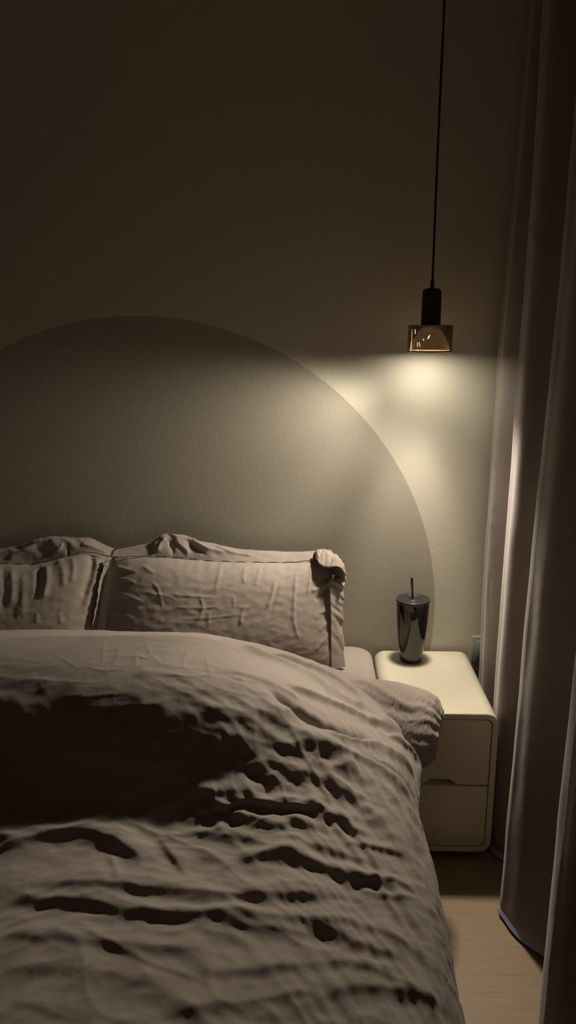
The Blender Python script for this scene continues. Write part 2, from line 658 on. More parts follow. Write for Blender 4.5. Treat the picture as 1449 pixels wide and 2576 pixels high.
# ------------------------------------------------------------------ wall socket
so = thing('wall_socket', 'square white wall socket half hidden behind the curtain beside the bedside cabinet', 'socket', (.558, WALL_Y, .4475))
link('faceplate', box_mesh('faceplate', .5155, .6015, WALL_Y - .0095, WALL_Y + .0005, .4045, .4905, .0022, 3), M_SOCK, so)
link('socket_insert', box_mesh('socket_insert', .5285, .5885, WALL_Y - .0112, WALL_Y - .008, .4165, .4785, .0009, 2), M_SOCK, so)
for sx in (.5335, .5735):
    link('socket_hole', box_mesh('socket_hole', sx, sx + .009, WALL_Y - .0116, WALL_Y - .010, .4185, .4205), M_SLOT, so)
for sx in (.551, .562):
    link('socket_hole', box_mesh('socket_hole', sx, sx + .002, WALL_Y - .0116, WALL_Y - .010, .436, .445), M_SLOT, so)

# ------------------------------------------------------------------ curtain


def curtain_points(z, off=0.0):
    """centre line of the cloth at height z (array over arc parameter)"""
    ridge_x = {2.20: np.interp(z, [0, .4, .8, 1.36, 1.56, 1.88, 2.23, 2.6], [.532, .533, .525, .528, .536, .548, .556, .562]),
               1.93: np.interp(z, [0, .8, 1.5, 2.1, 2.6], [.513, .511, .518, .515, .515]),
               1.65: np.interp(z, [0, .25, .6, .95, 1.5, 2.6], [.486, .487, .494, .497, .517, .525]),
               1.27: np.interp(z, [0, .5, .9, 1.6, 2.6], [.474, .478, .482, .492, .51])}
    return ridge_x


nz, nu = 220, 520
zz = np.linspace(0.028, 2.585, nz)
uu = np.linspace(0, 1, nu)
ridges = [2.20, 1.93, 1.65, 1.27, .98, .74, .52, .30]
P = np.zeros((nu, nz, 3))
yv = 2.245 + (.30 - 2.245)*uu
for j, z in enumerate(zz):
    rx = curtain_points(z)
    R_ = [float(rx.get(r, .515)) for r in ridges]
    ys = np.array([2.30] + ridges)
    ridge_line = np.interp(yv, ridges[::-1], R_[::-1])
    ph = np.interp(-yv, [-2.335, -2.20, -1.93, -1.65, -1.27, -.98, -.74, -.52, -.30], [-.5, 0, 1, 2, 3, 4, 5, 6, 7])
    c = 0.5*(1 - np.cos(2*PI*ph))
    depth = 0.088*c**1.9 + 0.095*np.clip(ph - 2, 0, 1)*np.clip(3 - ph, 0, 1)**2.5
    # little pleats riding on the big folds
    depth = depth + 0.0035*np.sin(2*PI*ph*3 + 1.2*np.sin(z*1.3)) * (0.4 + 0.6*c)
    x = ridge_line + depth
    yy = yv + 0.012*np.sin(2*PI*ph)*(1)
    x = x + 0.004*perlin(yv*5, np.full(nu, z*1.6), 5) + .0016*perlin(yv*22, np.full(nu, z*7), 8)
    P[:, j, 0] = x
    P[:, j, 1] = np.minimum(yy, 2.262)
    P[:, j, 2] = z
cc = Cloth(P, np.repeat(yv[:, None], nz, 1), np.repeat(zz[None], nu, 0), 1)
for pts, a, w in [([(1351, 700), (1342, 860), (1325, 960), (1310, 1080)], .0030, .006),
                  ([(1362, 500), (1356, 620), (1351, 720)], .0025, .006),
                  ([(1200 + 30, 1150), (1240, 1175), (1252, 1160)], .003, .007),
                  ([(1225, 1290), (1240, 1275), (1250, 1262)], .003, .007),
                  ([(1222, 1345), (1236, 1322), (1246, 1310)], .003, .007),
                  ([(1232, 1440), (1230, 1500), (1236, 1560)], -.003, .009)]:
    cc.fold(pts, a, w)
P = cc.result()
cur = thing('curtain', 'floor-length dark taupe curtain hanging in deep folds at the right', 'curtain', (.56, 1.3, 0))
cp = link('curtain_panel', grid_mesh('curtain_panel', P), M_CURT, cur)
sm = cp.modifiers.new('thick', 'SOLIDIFY')
sm.thickness = 0.0018
sm.offset = 0
k = int(nz*0.10)
Q = P[:, :k].copy()
flare = np.clip(np.linspace(1, -.6, k), 0, 1)[None]**1.2
Q[:, :, 0] += 0.004 - 0.009*flare
Q[:, :, 1] += 0.001 - 0.005*flare
Q[:, :, 2] = np.linspace(0.008, .060, k)[None]
lo_ = link('lining', grid_mesh('lining', Q), M_LINING, cur)
lo_['label'] = 'blue-grey lining showing under the hem'
sm = lo_.modifiers.new('thick', 'SOLIDIFY')
sm.thickness = 0.001
rail = thing('curtain_rail', 'slim metal ceiling rail that carries the dark taupe curtain', 'curtain rail', (.56, 1.2, ZC))
link('track', box_mesh('track', .53, .60, .20, 2.27, ZC - .03, ZC, .003), M_METAL, rail)

# ------------------------------------------------------------------ bed and mattress
bed = thing('bed', 'low dark wooden bed base under the mattress and taupe duvet', 'bed', (-.62, 1.25, 0))
link('bed_frame', box_mesh('bed_frame', -1.36, .165, .28, 2.25, .09, .24, .01), M_WOOD, bed)
for lx in (-1.28, .10):
    for ly in (.36, 2.17):
        link('leg', lathe('leg', [(0, 0), (.022, 0), (.03, .095), (0, .095)], lx, ly, 20), M_WOOD, bed)

MX0, MX1, MY0, MY1, MZ0, MZ1 = -1.375, .198, .27, 2.262, .24, .466
ni, nj = 90, 110
mat_o = None
# rounded slab: rings from bottom to top
vs_loops = []


def rr_xy(x0, x1, y0, y1, r, n=10):
    pts = []
    for cx, cy, a0 in ((x1 - r, y1 - r, 0), (x0 + r, y1 - r, PI/2), (x0 + r, y0 + r, PI), (x1 - r, y0 + r, 1.5*PI)):
        for k in range(n + 1):
            a = a0 + k/n*PI/2
            pts.append((cx + r*math.cos(a), cy + r*math.sin(a)))
    return pts


L = []
er = .028
for z, ins in [(MZ0, .02), (MZ0 + .006, .006), (MZ0 + .02, 0), (MZ1 - er, 0)] + [(MZ1 - er + er*math.sin(a), er*(1 - math.cos(a))) for a in np.linspace(.2, PI/2, 8)] + [(MZ1 + .0005, .06), (MZ1 + .002, .14), (MZ1 + .002, .4)]:
    pts = rr_xy(MX0 + ins, MX1 - ins, MY0 + ins, MY1 - ins, max(.055 - ins*.3, .01))
    L.append([(x, y, z) for x, y in pts])
mt = link('mattress', loops_mesh('mattress', L), M_SHEET)
tag(mt, 'thick mattress in a pale taupe fitted sheet, its corner bare beside the cream cabinet', 'mattress')

# ------------------------------------------------------------------ duvet
ZM_ = .470
xk = np.array([-1.4, -.9, -.5, -.28, -.12, .0, .1, .2])
tk = np.array([1.95, 1.85, 1.75, 1.67, 1.59, 1.51, 1.45, 1.39, 1.32, 1.245, 1.19, 1.14, 1.05, .9, .6, .2])
left = [.632, .648, .690, .728, .752, .767, .772, .770, .744, .668, .614, .594, .588, .582, .575, .57]
c1 = [.600, .612, .645, .686, .714, .733, .741, .738, .708, .644, .610, .592, .586, .580, .575, .57]
c2 = [.562, .575, .600, .628, .652, .668, .676, .674, .652, .612, .595, .588, .584, .578, .572, .565]
c3 = [.512, .530, .552, .573, .590, .602, .606, .604, .596, .584, .578, .574, .570, .565, .56, .56]
c4 = [.492, .505, .520, .535, .548, .556, .560, .560, .556, .552, .550, .550, .55, .55, .55, .55]
HK = np.array([left, left, left, left, c1, c2, c3, c4])

T_HEAD, T_FOOT = 1.965, .22
s_arr = np.concatenate([np.arange(-1.48, -.95, .01), np.arange(-.95, .62, .0028)])
t_arr = np.concatenate([np.arange(T_FOOT - .30, .68, .01), np.arange(.68, T_HEAD - .02, .0028), np.linspace(T_HEAD - .02, T_HEAD, 14)])
S, T = np.meshgrid(s_arr, t_arr, indexing='ij')
tq = np.clip(t_arr, .2, 1.95)
Hx = np.array([np.interp(tq, tk[::-1], row[::-1]) for row in HK])     # (8, nt)
H = np.array([[0.0]])
sx = np.clip(s_arr, -1.4, .2)
H = np.stack([np.interp(sx, xk, Hx[:, j]) for j in range(len(t_arr))], 1)
H = blur(blur(H, 16, 0), 6, 1)
# silhouette of the hanging side
sil = [(1010, 1880), (1045, 1930), (1052, 1975), (1046, 2020), (1043, 2065), (1062, 2130), (1084, 2190), (1104, 2270), (1121, 2350), (1133, 2430), (1150, 2510), (1166, 2576)]
sp_ = np.array([at_z(a, c, .49)[:2] for a, c in sil])
o_ = np.argsort(sp_[:, 1])
xe = np.interp(t_arr, np.concatenate([[.2], sp_[o_, 1], [1.97]]), np.concatenate([[.19], sp_[o_, 0], [.16]]))
xe = blur(xe[:, None], 5, 0)[:, 0]
RD = .115
Pd = np.zeros(S.shape + (3,))
for j, t in enumerate(t_arr):
    s1 = xe[j] - RD
    s = s_arr
    a = np.clip((s - s1)/RD, 0, PI/2*0.97)
    rest = np.maximum(s - s1 - RD*PI/2*0.97, 0)
    hs = np.interp(s1, s_arr, H[:, j])
    x = np.where(s <= s1, s, s1 + RD*np.sin(a) - rest*0.02)
    # keep the falling slope of the top going into the bend
    zin = H[:, j]
    zb = hs - RD*(1 - np.cos(a)) - rest
    slope_fade = np.where(s > s1, (np.interp(np.minimum(s, s1 + .05), s_arr, H[:, j]) - hs)*np.exp(-np.maximum(s - s1, 0)/.05), 0)
    z = np.where(s <= s1, zin, zb + slope_fade)
    Pd[:, j, 0] = x
    Pd[:, j, 1] = t
    Pd[:, j, 2] = z
# left side of the duvet, outside the picture, bends down too
la = np.clip((-1.40 - s_arr)/.08, 0, 1)[:, None]
Pd[..., 2] -= .08*la**2
# foot: bends over the end of the mattress
fa = np.clip((T_FOOT + .08 - t_arr)/.10, 0, PI/2)
fr = np.maximum(T_FOOT + .08 - t_arr - .10*PI/2, 0)
Pd[..., 1] = np.where(t_arr < T_FOOT + .08, T_FOOT + .08 - .10*np.sin(fa), t_arr)[None]
Pd[..., 2] -= (.10*(1 - np.cos(fa)) + fr)[None]
# head edge: thick rounded edge of the folded-back quilt
d = np.clip((T_HEAD - t_arr)/.045, 0, 1)
edge = np.sqrt(np.clip(1 - (1 - d)**2, 0, 1))[None]
top_mask = (S < .3)
zt_ = Pd[..., 2]
Pd[..., 2] = np.where(zt_ > ZM_, ZM_ + (zt_ - ZM_)*edge, zt_)
Pd[..., 2] = np.maximum(Pd[..., 2], .07)
dv = Cloth(Pd, S, T, 1)
if dv.N[len(s_arr)//2, len(t_arr)//2, 2] < 0:
    dv = Cloth(Pd, S, T, -1)

dv.S0, dv.T0 = S.copy(), T.copy()
dv.Sw = S + .008*perlin(S*9, T*9, 61) + .0035*perlin(S*28, T*28, 62)
dv.Tw = T + .008*perlin(S*9, T*9, 63) + .0035*perlin(S*28, T*28, 64)


def F(pts, a, *r):
    r = list(r)
    if a > 0 and len(r) > 1:
        r[0] *= 1.45
        r[1] *= .80
    c = np.mean([dv.st(*p) for p in pts], axis=0)
    k = np.clip(.8/np.hypot(c[0] - LX, c[1] - LY)/.62, .85, 2.9)     # folds near the head of the bed are fuller
    dv.fold(pts, a*k*(.44 if a > 0 else (.16 if k < 1.5 else .42)), *r)


# ---- hand-placed creases; path drawn left to right, left hand = far (lit) side, right hand = near (shaded) side
# head region
F([(-20, 1612), (120, 1608), (300, 1606), (420, 1608), (500, 1612), (590, 1622)], .010, .030, .045)
F([(300, 1596), (420, 1600), (520, 1606), (600, 1614)], -.016, .016, .010)
F([(0, 1587), (150, 1584), (300, 1584)], .006, .02, .02)
# folds that run from the hump to the right corner
F([(600, 1622), (700, 1668), (790, 1712), (860, 1765), (930, 1800), (990, 1850), (1030, 1900)], .016, .016, .020, .12)
F([(655, 1640), (740, 1668), (820, 1700), (880, 1740), (915, 1772)], .012, .010, .009)
F([(640, 1640), (760, 1690), (850, 1742), (900, 1775)], -.010, .008, .008)
F([(800, 1712), (870, 1755), (930, 1788), (985, 1835), (1025, 1885)], -.030, .013, .013, .1)
F([(670, 1738), (720, 1776), (800, 1828), (870, 1855), (940, 1868)], -.026, .015, .010, .2)
F([(690, 1722), (770, 1750), (860, 1790), (950, 1830), (1010, 1880)], .016, .020, .014, .2)
F([(800, 1862), (880, 1866), (960, 1888), (1010, 1925), (1036, 1960)], .016, .010, .018, .15)
F([(720, 1850), (820, 1890), (920, 1925), (1000, 1985), (1035, 2040)], .012, .016, .016)
F([(900, 1905), (960, 1930), (1010, 1975), (1040, 2030)], -.010, .008, .008)
F([(960, 1850), (1005, 1875), (1040, 1915), (1050, 1960)], .010, .010, .010)
F([(560, 1690), (640, 1712), (700, 1735), (760, 1770)], .007, .02, .012)
F([(600, 1780), (700, 1815), (800, 1880), (900, 1960), (980, 2060), (1040, 2170)], .010, .022, .018)
F([(640, 1830), (740, 1880), (840, 1950), (920, 2030), (1000, 2140), (1060, 2270)], -.009, .014, .014)
F([(700, 1930), (800, 1960), (880, 2010), (950, 2080), (1010, 2170)], .010, .016, .012)
F([(930, 1960), (990, 2030), (1040, 2130), (1075, 2230), (1100, 2330)], .008, .008, .010)
F([(960, 1960), (1015, 2040), (1055, 2120), (1085, 2210)], -.008, .007, .007)
F([(860, 1930), (940, 2000), (1010, 2090), (1060, 2200), (1100, 2310), (1130, 2440)], -.008, .010, .010)
F([(880, 2010), (960, 2080), (1030, 2190), (1080, 2310), (1115, 2440)], .008, .010, .010)
# broken folds right of the dark hollow
F([(500, 1790), (560, 1800), (620, 1812), (680, 1840)], 0.0031, .014, .010)
F([(548, 1895), (580, 1872), (610, 1880), (628, 1920)], 0.0046, .010, .012)
F([(640, 1850), (700, 1868), (760, 1900), (810, 1930)], 0.0054, .012, .012)
F([(660, 1880), (720, 1905), (770, 1930), (800, 1960)], -0.0046, .010, .010)
F([(600, 1960), (640, 1940), (700, 1928), (740, 1950), (800, 1975)], 0.0050, .010, .012)
F([(580, 1988), (640, 1990), (700, 1975)], 0.0031, .008, .008)
# welt with three stitch lines
F([(520, 2045), (560, 2036), (620, 2028), (700, 2036), (760, 2042), (818, 2050)], .018, .020, .006, .1)
F([(530, 2052), (600, 2050), (700, 2056), (800, 2060)], -.014, .005, .008, .1)
F([(537, 1985), (540, 2010), (541, 2038)], .004, .0028)
F([(706, 1975), (709, 2005), (713, 2038)], .004, .0028)
F([(811, 2005), (810, 2028), (816, 2048)], .004, .0028)
F([(488, 2050), (520, 2048), (545, 2078), (560, 2105)], .010, .008, .010)
F([(480, 1992), (520, 2000), (580, 1998), (640, 2005)], .010, .008, .010)
F([(550, 2072), (610, 2060), (660, 2080), (700, 2085), (740, 2075), (800, 2098)], .014, .012, .012)
F([(800, 2066), (850, 2070), (885, 2098), (900, 2120)], .016, .012, .011)
F([(815, 2085), (860, 2095), (880, 2115)], -.012, .010, .008)
F([(700, 2110), (760, 2135), (820, 2150), (900, 2172), (960, 2190)], .014, .014, .012)
F([(560, 2110), (620, 2120), (700, 2150), (760, 2160)], .008, .012, .010)
F([(600, 2172), (660, 2160), (720, 2160), (775, 2180), (850, 2208), (950, 2235), (1010, 2250)], .018, .016, .011)
F([(650, 2182), (710, 2188), (770, 2200), (850, 2228)], -.014, .009, .009)
F([(860, 2130), (920, 2140), (980, 2150), (1020, 2170)], .010, .010, .008)
F([(880, 2160), (940, 2190), (1000, 2215), (1030, 2240)], -.009, .008, .008)
F([(860, 2205), (930, 2225), (1000, 2232), (1040, 2262)], .009, .008, .008)
F([(900, 2250), (960, 2262), (1030, 2275)], .007, .006, .008)
# lower left
F([(-20, 2150), (60, 2122), (150, 2104), (225, 2103), (280, 2122), (330, 2152), (375, 2185)], .022, .020, .012, .12)
F([(100, 2138), (200, 2132), (270, 2150), (330, 2178)], -.014, .008, .009)
F([(390, 2115), (420, 2145), (450, 2180), (480, 2212)], .012, .014, .008)
F([(400, 2108), (460, 2112), (520, 2106), (600, 2112)], .008, .010, .010)
F([(275, 2160), (288, 2200), (292, 2235)], .005, .006, .006)
F([(80, 2228), (200, 2238), (320, 2238), (430, 2250), (560, 2258), (680, 2262), (800, 2262), (900, 2268)], .018, .024, .013)
F([(330, 2262), (450, 2275), (560, 2284), (680, 2290), (760, 2290)], -.012, .012, .009)
F([(0, 2262), (100, 2272), (220, 2278), (320, 2296), (440, 2308), (560, 2306), (660, 2312), (760, 2322), (880, 2335), (980, 2368), (1060, 2420), (1110, 2490)], .018, .018, .013)
F([(370, 2320), (450, 2332), (560, 2340), (660, 2342)], -.010, .010, .009)
F([(560, 2330), (640, 2340), (720, 2345), (800, 2372)], .010, .012, .010)
F([(-20, 2365), (100, 2370), (220, 2376), (350, 2386), (450, 2396), (560, 2410)], .011, .016, .012)
F([(180, 2340), (260, 2372), (330, 2410), (400, 2440), (480, 2470), (520, 2490)], .005, .007, .005)
F([(-20, 2448), (120, 2440), (240, 2450), (360, 2462), (470, 2470)], .007, .018, .014)
F([(480, 2440), (600, 2450), (720, 2440), (860, 2430), (960, 2445), (1060, 2480)], .012, .020, .014)
F([(760, 2330), (830, 2352), (900, 2385), (960, 2408), (1020, 2430)], .016, .016, .012)
F([(790, 2368), (850, 2398), (920, 2425), (980, 2445)], -.014, .010, .011)
F([(400, 2560), (500, 2548), (600, 2532), (680, 2520), (740, 2508), (840, 2512)], .012, .018, .012)
F([(690, 2560), (760, 2535), (850, 2505), (940, 2492), (1010, 2498), (1080, 2520), (1130, 2560)], .011, .018, .014)
F([(930, 2515), (990, 2525), (1040, 2550)], -.008, .014, .012)
F([(700, 2430), (740, 2460), (790, 2500), (860, 2530)], -.009, .012, .012)
F([(880, 2440), (960, 2462), (1040, 2500), (1100, 2545)], .010, .012, .010)
F([(1020, 2300), (1060, 2370), (1090, 2450), (1120, 2540)], .008, .009, .009)
F([(990, 2300), (1040, 2390), (1075, 2470), (1110, 2570)], -.008, .010, .010)
F([(20, 2520), (120, 2540), (220, 2580)], .008, .02, .012)
F([(560, 2380), (640, 2400), (700, 2440)], -.006, .012, .012)
# small sharp creases in the lit part
for pts in ([(258, 1610), (257, 1650), (258, 1680)], [(360, 1612), (372, 1640), (390, 1660), (410, 1690)], [(335, 1640), (350, 1655), (385, 1660)],
            [(200, 1680), (260, 1690), (330, 1692)], [(330, 1690), (342, 1670), (338, 1642)], [(480, 1625), (470, 1650), (455, 1690)],
            [(300, 1622), (295, 1650), (280, 1690)], [(520, 1650), (522, 1690), (518, 1715)], [(60, 1712), (150, 1722), (260, 1718)],
            [(150, 1755), (230, 1750), (330, 1752)], [(200, 1776), (280, 1786), (360, 1784), (430, 1776)], [(400, 1700), (460, 1706), (540, 1700)],
            [(130, 1640), (160, 1665), (200, 1690)], [(560, 1700), (600, 1715), (650, 1722)]):
    F(pts, .0022, .0040, .0028, .3)

# unplanned softness: long soft waves and finer crumples
wob = fbm(S*3 + 2, T*3, 2, 11)
a1 = S*4.0 + T*2.5 + wob
b1 = T*15 + S*5 + wob*1.6
n1 = 1 - np.abs(perlin(a1, b1, 3))*2.2
calm = smoothstep(1.50, 1.22, T)*0.85 + 0.15
side = smoothstep(.02, .12, S)
n2 = 1 - np.abs(perlin(S*26 + wob*2, T*7 + S*10, 21))*2.2
n3 = 1 - np.abs(perlin(S*13 + wob*2, T*34 + wob*5, 9))*2.0
n4 = perlin(S*30 + wob*3, T*46 + wob*4, 15)
amp = smoothstep(1.965, 1.90, T)
flow = T + 3.0*np.maximum(S + .25, 0)**2 + .02*wob
n5 = 1 - np.abs(perlin(flow*20, S*3.2 - T*1.5, 33))*2.1
n6 = 1 - np.abs(perlin(flow*44 + wob, S*7 - T*3, 35))*2.1
n7 = 1 - np.abs(perlin(S*9 + T*5 + wob, T*21 - S*9 + wob*2, 37))*2.1
right = smoothstep(-.16, .08, S)
full = np.clip(.8/np.hypot(S - LX, T - LY)/.62, .85, 2.2)
dv.D += full*amp*(.35 + .65*calm)*(right*(.0034*n5 + .0008*n6) + .0016*n7*(1 - .5*right))
dv.D += amp*(calm*(1 - .75*right)*0.0046*n1 + side*0.0018*n2 + calm*(1 - .6*right)*0.0017*n3 + (0.25 + .75*calm)*0.0011*n4)
# crumpled patch where the quilt bunches up beside the hollow
patch = np.exp(-(((S + .05)/.17)**2 + ((T - 1.27)/.17)**2)**2)
wx, wy = S + .03*perlin(S*7, T*7, 80), T + .03*perlin(S*7, T*7, 81)
cm = (1 - np.abs(perlin(wx*13 + wy*6, wy*17 - wx*7, 82))*2.2)*.0062 + (1 - np.abs(perlin(wx*30, wy*34, 83))*2.2)*.0020
dv.D += patch*cm
# everywhere: faint broken crumples
wx, wy = S + .05*perlin(S*4, T*4, 90), T + .05*perlin(S*4, T*4, 91)
dv.D += amp*(.3 + .7*calm)*((1 - np.abs(perlin(wx*8, wy*15, 92))*2.2)*.0030 + (1 - np.abs(perlin(wx*22, wy*30, 93))*2.2)*.0010)
Pq = dv.result()
Pq[..., 2] = np.where(S < .12, np.maximum(Pq[..., 2], ZM_ + .001), Pq[..., 2])
duvet = thing('duvet', 'rumpled taupe duvet spread over the bed and hanging down its right side', 'duvet', (-.5, 1.0, ZM_))
dm = grid_mesh('quilt', Pq)
link('quilt', dm, M_BED, duvet)

# folded corner of the duvet that sticks out in front of the cabinet: a soft bag with a gathered end
nu2, nv2 = 260, 180
U2 = np.linspace(0, 1, nu2)
V2 = np.linspace(0, 2*PI, nv2)
UU, VV = np.meshgrid(U2, V2, indexing='ij')
ax0, ax1 = np.array([.035, 1.825, .468]), np.array([.325, 1.735, .452])
cen = ax0[None]*(1 - U2[:, None]) + ax1[None]*U2[:, None]
cen[:, 2] += .015*np.sin(PI*U2)
rad_z = np.interp(U2, [0, .3, .6, .85, .95, 1], [.052, .060, .065, .066, .058, .034])
rad_y = np.interp(U2, [0, .3, .6, .85, .95, 1], [.085, .098, .104, .102, .092, .060])
rad_z = blur(rad_z[:, None], 5, 0)[:, 0]
rad_y = blur(rad_y[:, None], 5, 0)[:, 0]
axis = (ax1 - ax0)/np.linalg.norm(ax1 - ax0)
sidev = np.array([0, -.89, -.45])
sidev -= axis*(axis @ sidev)
sidev /= np.linalg.norm(sidev)
upv = np.cross(sidev, axis)
if upv[2] < 0:
    upv = -upv
PL = cen[:, None] + upv*(rad_z[:, None]*np.sin(VV))[..., None] + sidev*(rad_y[:, None]*np.cos(VV))[..., None]
lobe = Cloth(PL, UU*.31, VV*.09, 1)
nn = lobe.N[nu2//2]
if ((PL[nu2//2] - cen[nu2//2])*nn).sum() < 0:
    lobe = Cloth(PL, UU*.31, VV*.09, -1)
def G(pts, a, *r):
    lobe.fold(pts, a*.5, *r)


G([(880, 1712), (930, 1722), (985, 1755), (1030, 1778), (1075, 1782)], .010, .010, .010)
G([(900, 1740), (960, 1770), (1010, 1790), (1060, 1800)], -.008, .010, .010)
G([(985, 1780), (992, 1772), (996, 1762)], -.003, .003)
G([(1000, 1785), (1012, 1800), (1030, 1815)], -.003, .004)
G([(1000, 1810), (1050, 1812), (1085, 1800)], .003, .004)
G([(1020, 1835), (1050, 1818), (1090, 1815)], .002, .003)
G([(1060, 1780), (1085, 1800), (1108, 1830)], .004, .004)
G([(1085, 1765), (1105, 1790), (1116, 1815)], .005, .004)
G([(1105, 1760), (1112, 1775), (1119, 1800)], .006, .004)
G([(1080, 1850), (1095, 1860), (1110, 1835)], .005, .004)
G([(1085, 1875), (1100, 1858), (1118, 1850)], .006, .004)
G([(920, 1760), (960, 1800), (1000, 1850)], .006, .010, .006)
cr = 1 - np.abs(perlin(UU*22, VV*3.2, 31))*2
lobe.D += .0014*cr + .0020*smoothstep(.72, 1, UU)*np.sin(VV*19 + 3*perlin(UU*6, VV, 4)) + .0012*perlin(UU*50, VV*8, 6)
PL = lobe.result()
PL[:, -1] = PL[:, 0]
# gather the end to a pinch
tipc = PL[-1].mean(0)
end = np.stack([PL[-1]*(1 - w) + (tipc + axis*.003 - axis*.010*np.sin(w*PI/2))*w for w in (.25, .5, .75, 1.0)], 0)
PL = np.concatenate([PL, end], 0)
# keep it clear of the cabinet
PL[..., 1] = np.where(PL[..., 0] > NX0 - .012, np.minimum(PL[..., 1], NY0 - .004 + np.maximum(PL[..., 2] - NZ1 - .004, 0)*8), PL[..., 1])
link('folded_corner', grid_mesh('folded_corner', PL), M_BED, duvet)


# ------------------------------------------------------------------ pillows
def pillow(name, label, x0b, x0t, x1b, x1t, creases, topline, hump, seed, right_flange, gain=.8, flange_folds=()):
    """upright pillow leaning on the wall: bottom edge y=2.04, top edge y=2.185"""
    t = thing(name, label, 'pillow', ((x0b + x1b)/2, 2.1, ZM_), 'taupe pillows propped against the wall')
    n1_, n2_ = 300, 170
    u = np.sin(np.linspace(-PI/2, PI/2, n1_))
    w = np.sin(np.linspace(-PI/2, PI/2, n2_))
    Ug, Wg = np.meshgrid(u, w, indexing='ij')
    fu, fw = (Ug + 1)/2, (Wg + 1)/2
    bow = .012
    xl = x0b*(1 - fw) + x0t*fw + bow*(1 - Wg**2)*0.6
    xr = x1b*(1 - fw) + x1t*fw - bow*(1 - Wg**2)*0.3
    X = xl*(1 - fu) + xr*fu
    zb = .462
    zt = np.interp(fu, topline[0], topline[1])
    zt = blur(zt, 5, 0)
    Z = zb*(1 - fw) + zt*fw
    Y = 2.055*(1 - fw) + 2.185*fw
    th = .078*(1 - np.abs(Ug)**3.2)**.62*(1 - np.abs(Wg)**3.0)**.60
    nrm = np.array([0, -.92, .39])
    front = np.stack([X, Y, Z], -1) + nrm*th[..., None]
    back = np.stack([X, Y, Z], -1) - nrm*(th*.62)[..., None]
    cf = Cloth(front, X, Wg*.18, 1)
    if cf.N[n1_//2, n2_//2, 1] > 0:
        cf = Cloth(front, X, Wg*.18, -1)
    for c in creases:
        cf.fold(c[0], c[1]*gain, *c[2:])
    edge_ = (1 - np.abs(Ug)**8)*(1 - np.abs(Wg)**8)
    # gathers at the seams
    gl = np.exp(-(1 - np.abs(Ug))/.10)*np.sin(Wg*26 + 4*perlin(Ug*3, Wg*3, seed))
    gt = np.exp(-(1 - Wg)/.16)*np.maximum(perlin(X*42, Wg*1.5, seed + 4), -.4)
    cf.D += edge_*(.0028*gl + .006*gt + .0015*(1 - np.abs(perlin(X*16, Wg*5, seed + 2))*2) + .0012*perlin(X*40, Wg*9, seed + 7))
    front = cf.result()
    back[..., 1] = np.minimum(back[..., 1], WALL_Y - .004)
    for A in (front, back):
        A[..., 2] = np.maximum(A[..., 2], ZM_ - .001)
    both = np.concatenate([front, back[::-1]], 0)
    body = link('pillow_body', grid_mesh('pillow_body', both), M_BED, t)
    # flange along the top seam
    m_, k_ = 420, 30
    f = np.linspace(0, 1, m_)
    sx_ = (x0t*(1 - f) + x1t*f)
    sz_ = blur(np.interp(f, topline[0], topline[1])[:, None], 8, 0)[:, 0]
    W = np.linspace(0, 1, k_)
    FF, WW = np.meshgrid(f, W, indexing='ij')
    hh = blur(np.interp(f, hump[0], hump[1])[:, None], 6, 0)           # height of the flange's outer line over the seam
    ruf = perlin(FF*13 + WW*1.3, WW*1.4, seed + 20)*.7 + perlin(FF*34, WW*2, seed + 23)*.18
    PX = sx_[:, None] + .012*perlin(FF*9, WW*.8, seed + 30)*WW
    hump_w = smoothstep(.025, .05, hh)
    PZ = sz_[:, None] + hh*np.sin(WW*PI/2)**.9 + (.010*hump_w + .004)*ruf*np.sin(WW*PI*.85)
    PY = 2.180 + (.048 - .012*hump_w)*WW + (.016*hump_w + .003)*perlin(FF*15 + WW*1.5, WW*1.3, seed + 40)*np.sin(WW*PI*.6)
    PF = np.stack([PX, np.minimum(PY, WALL_Y - .004), PZ], -1)
    fl = Cloth(PF, FF*.66, WW*.06, 1)
    fl.face[:] = True
    for c in flange_folds:
        fl.fold(*c)
    PF = fl.result()
    fo = link('flange', grid_mesh('flange', PF), M_BED, t)
    sm_ = fo.modifiers.new('thick', 'SOLIDIFY')
    sm_.thickness = .002
    # dark line of piping in the seam
    seam = [(float(sx_[i]), 2.168, float(sz_[i]) + .0035 + .0012*math.sin(i*.21)) for i in range(4, m_ - 4, 4)]
    link('piping', tube('piping', seam, .0012, 8), M_PIPE, t)
    if right_flange is not None:
        right_flange(t, seed)
    return t


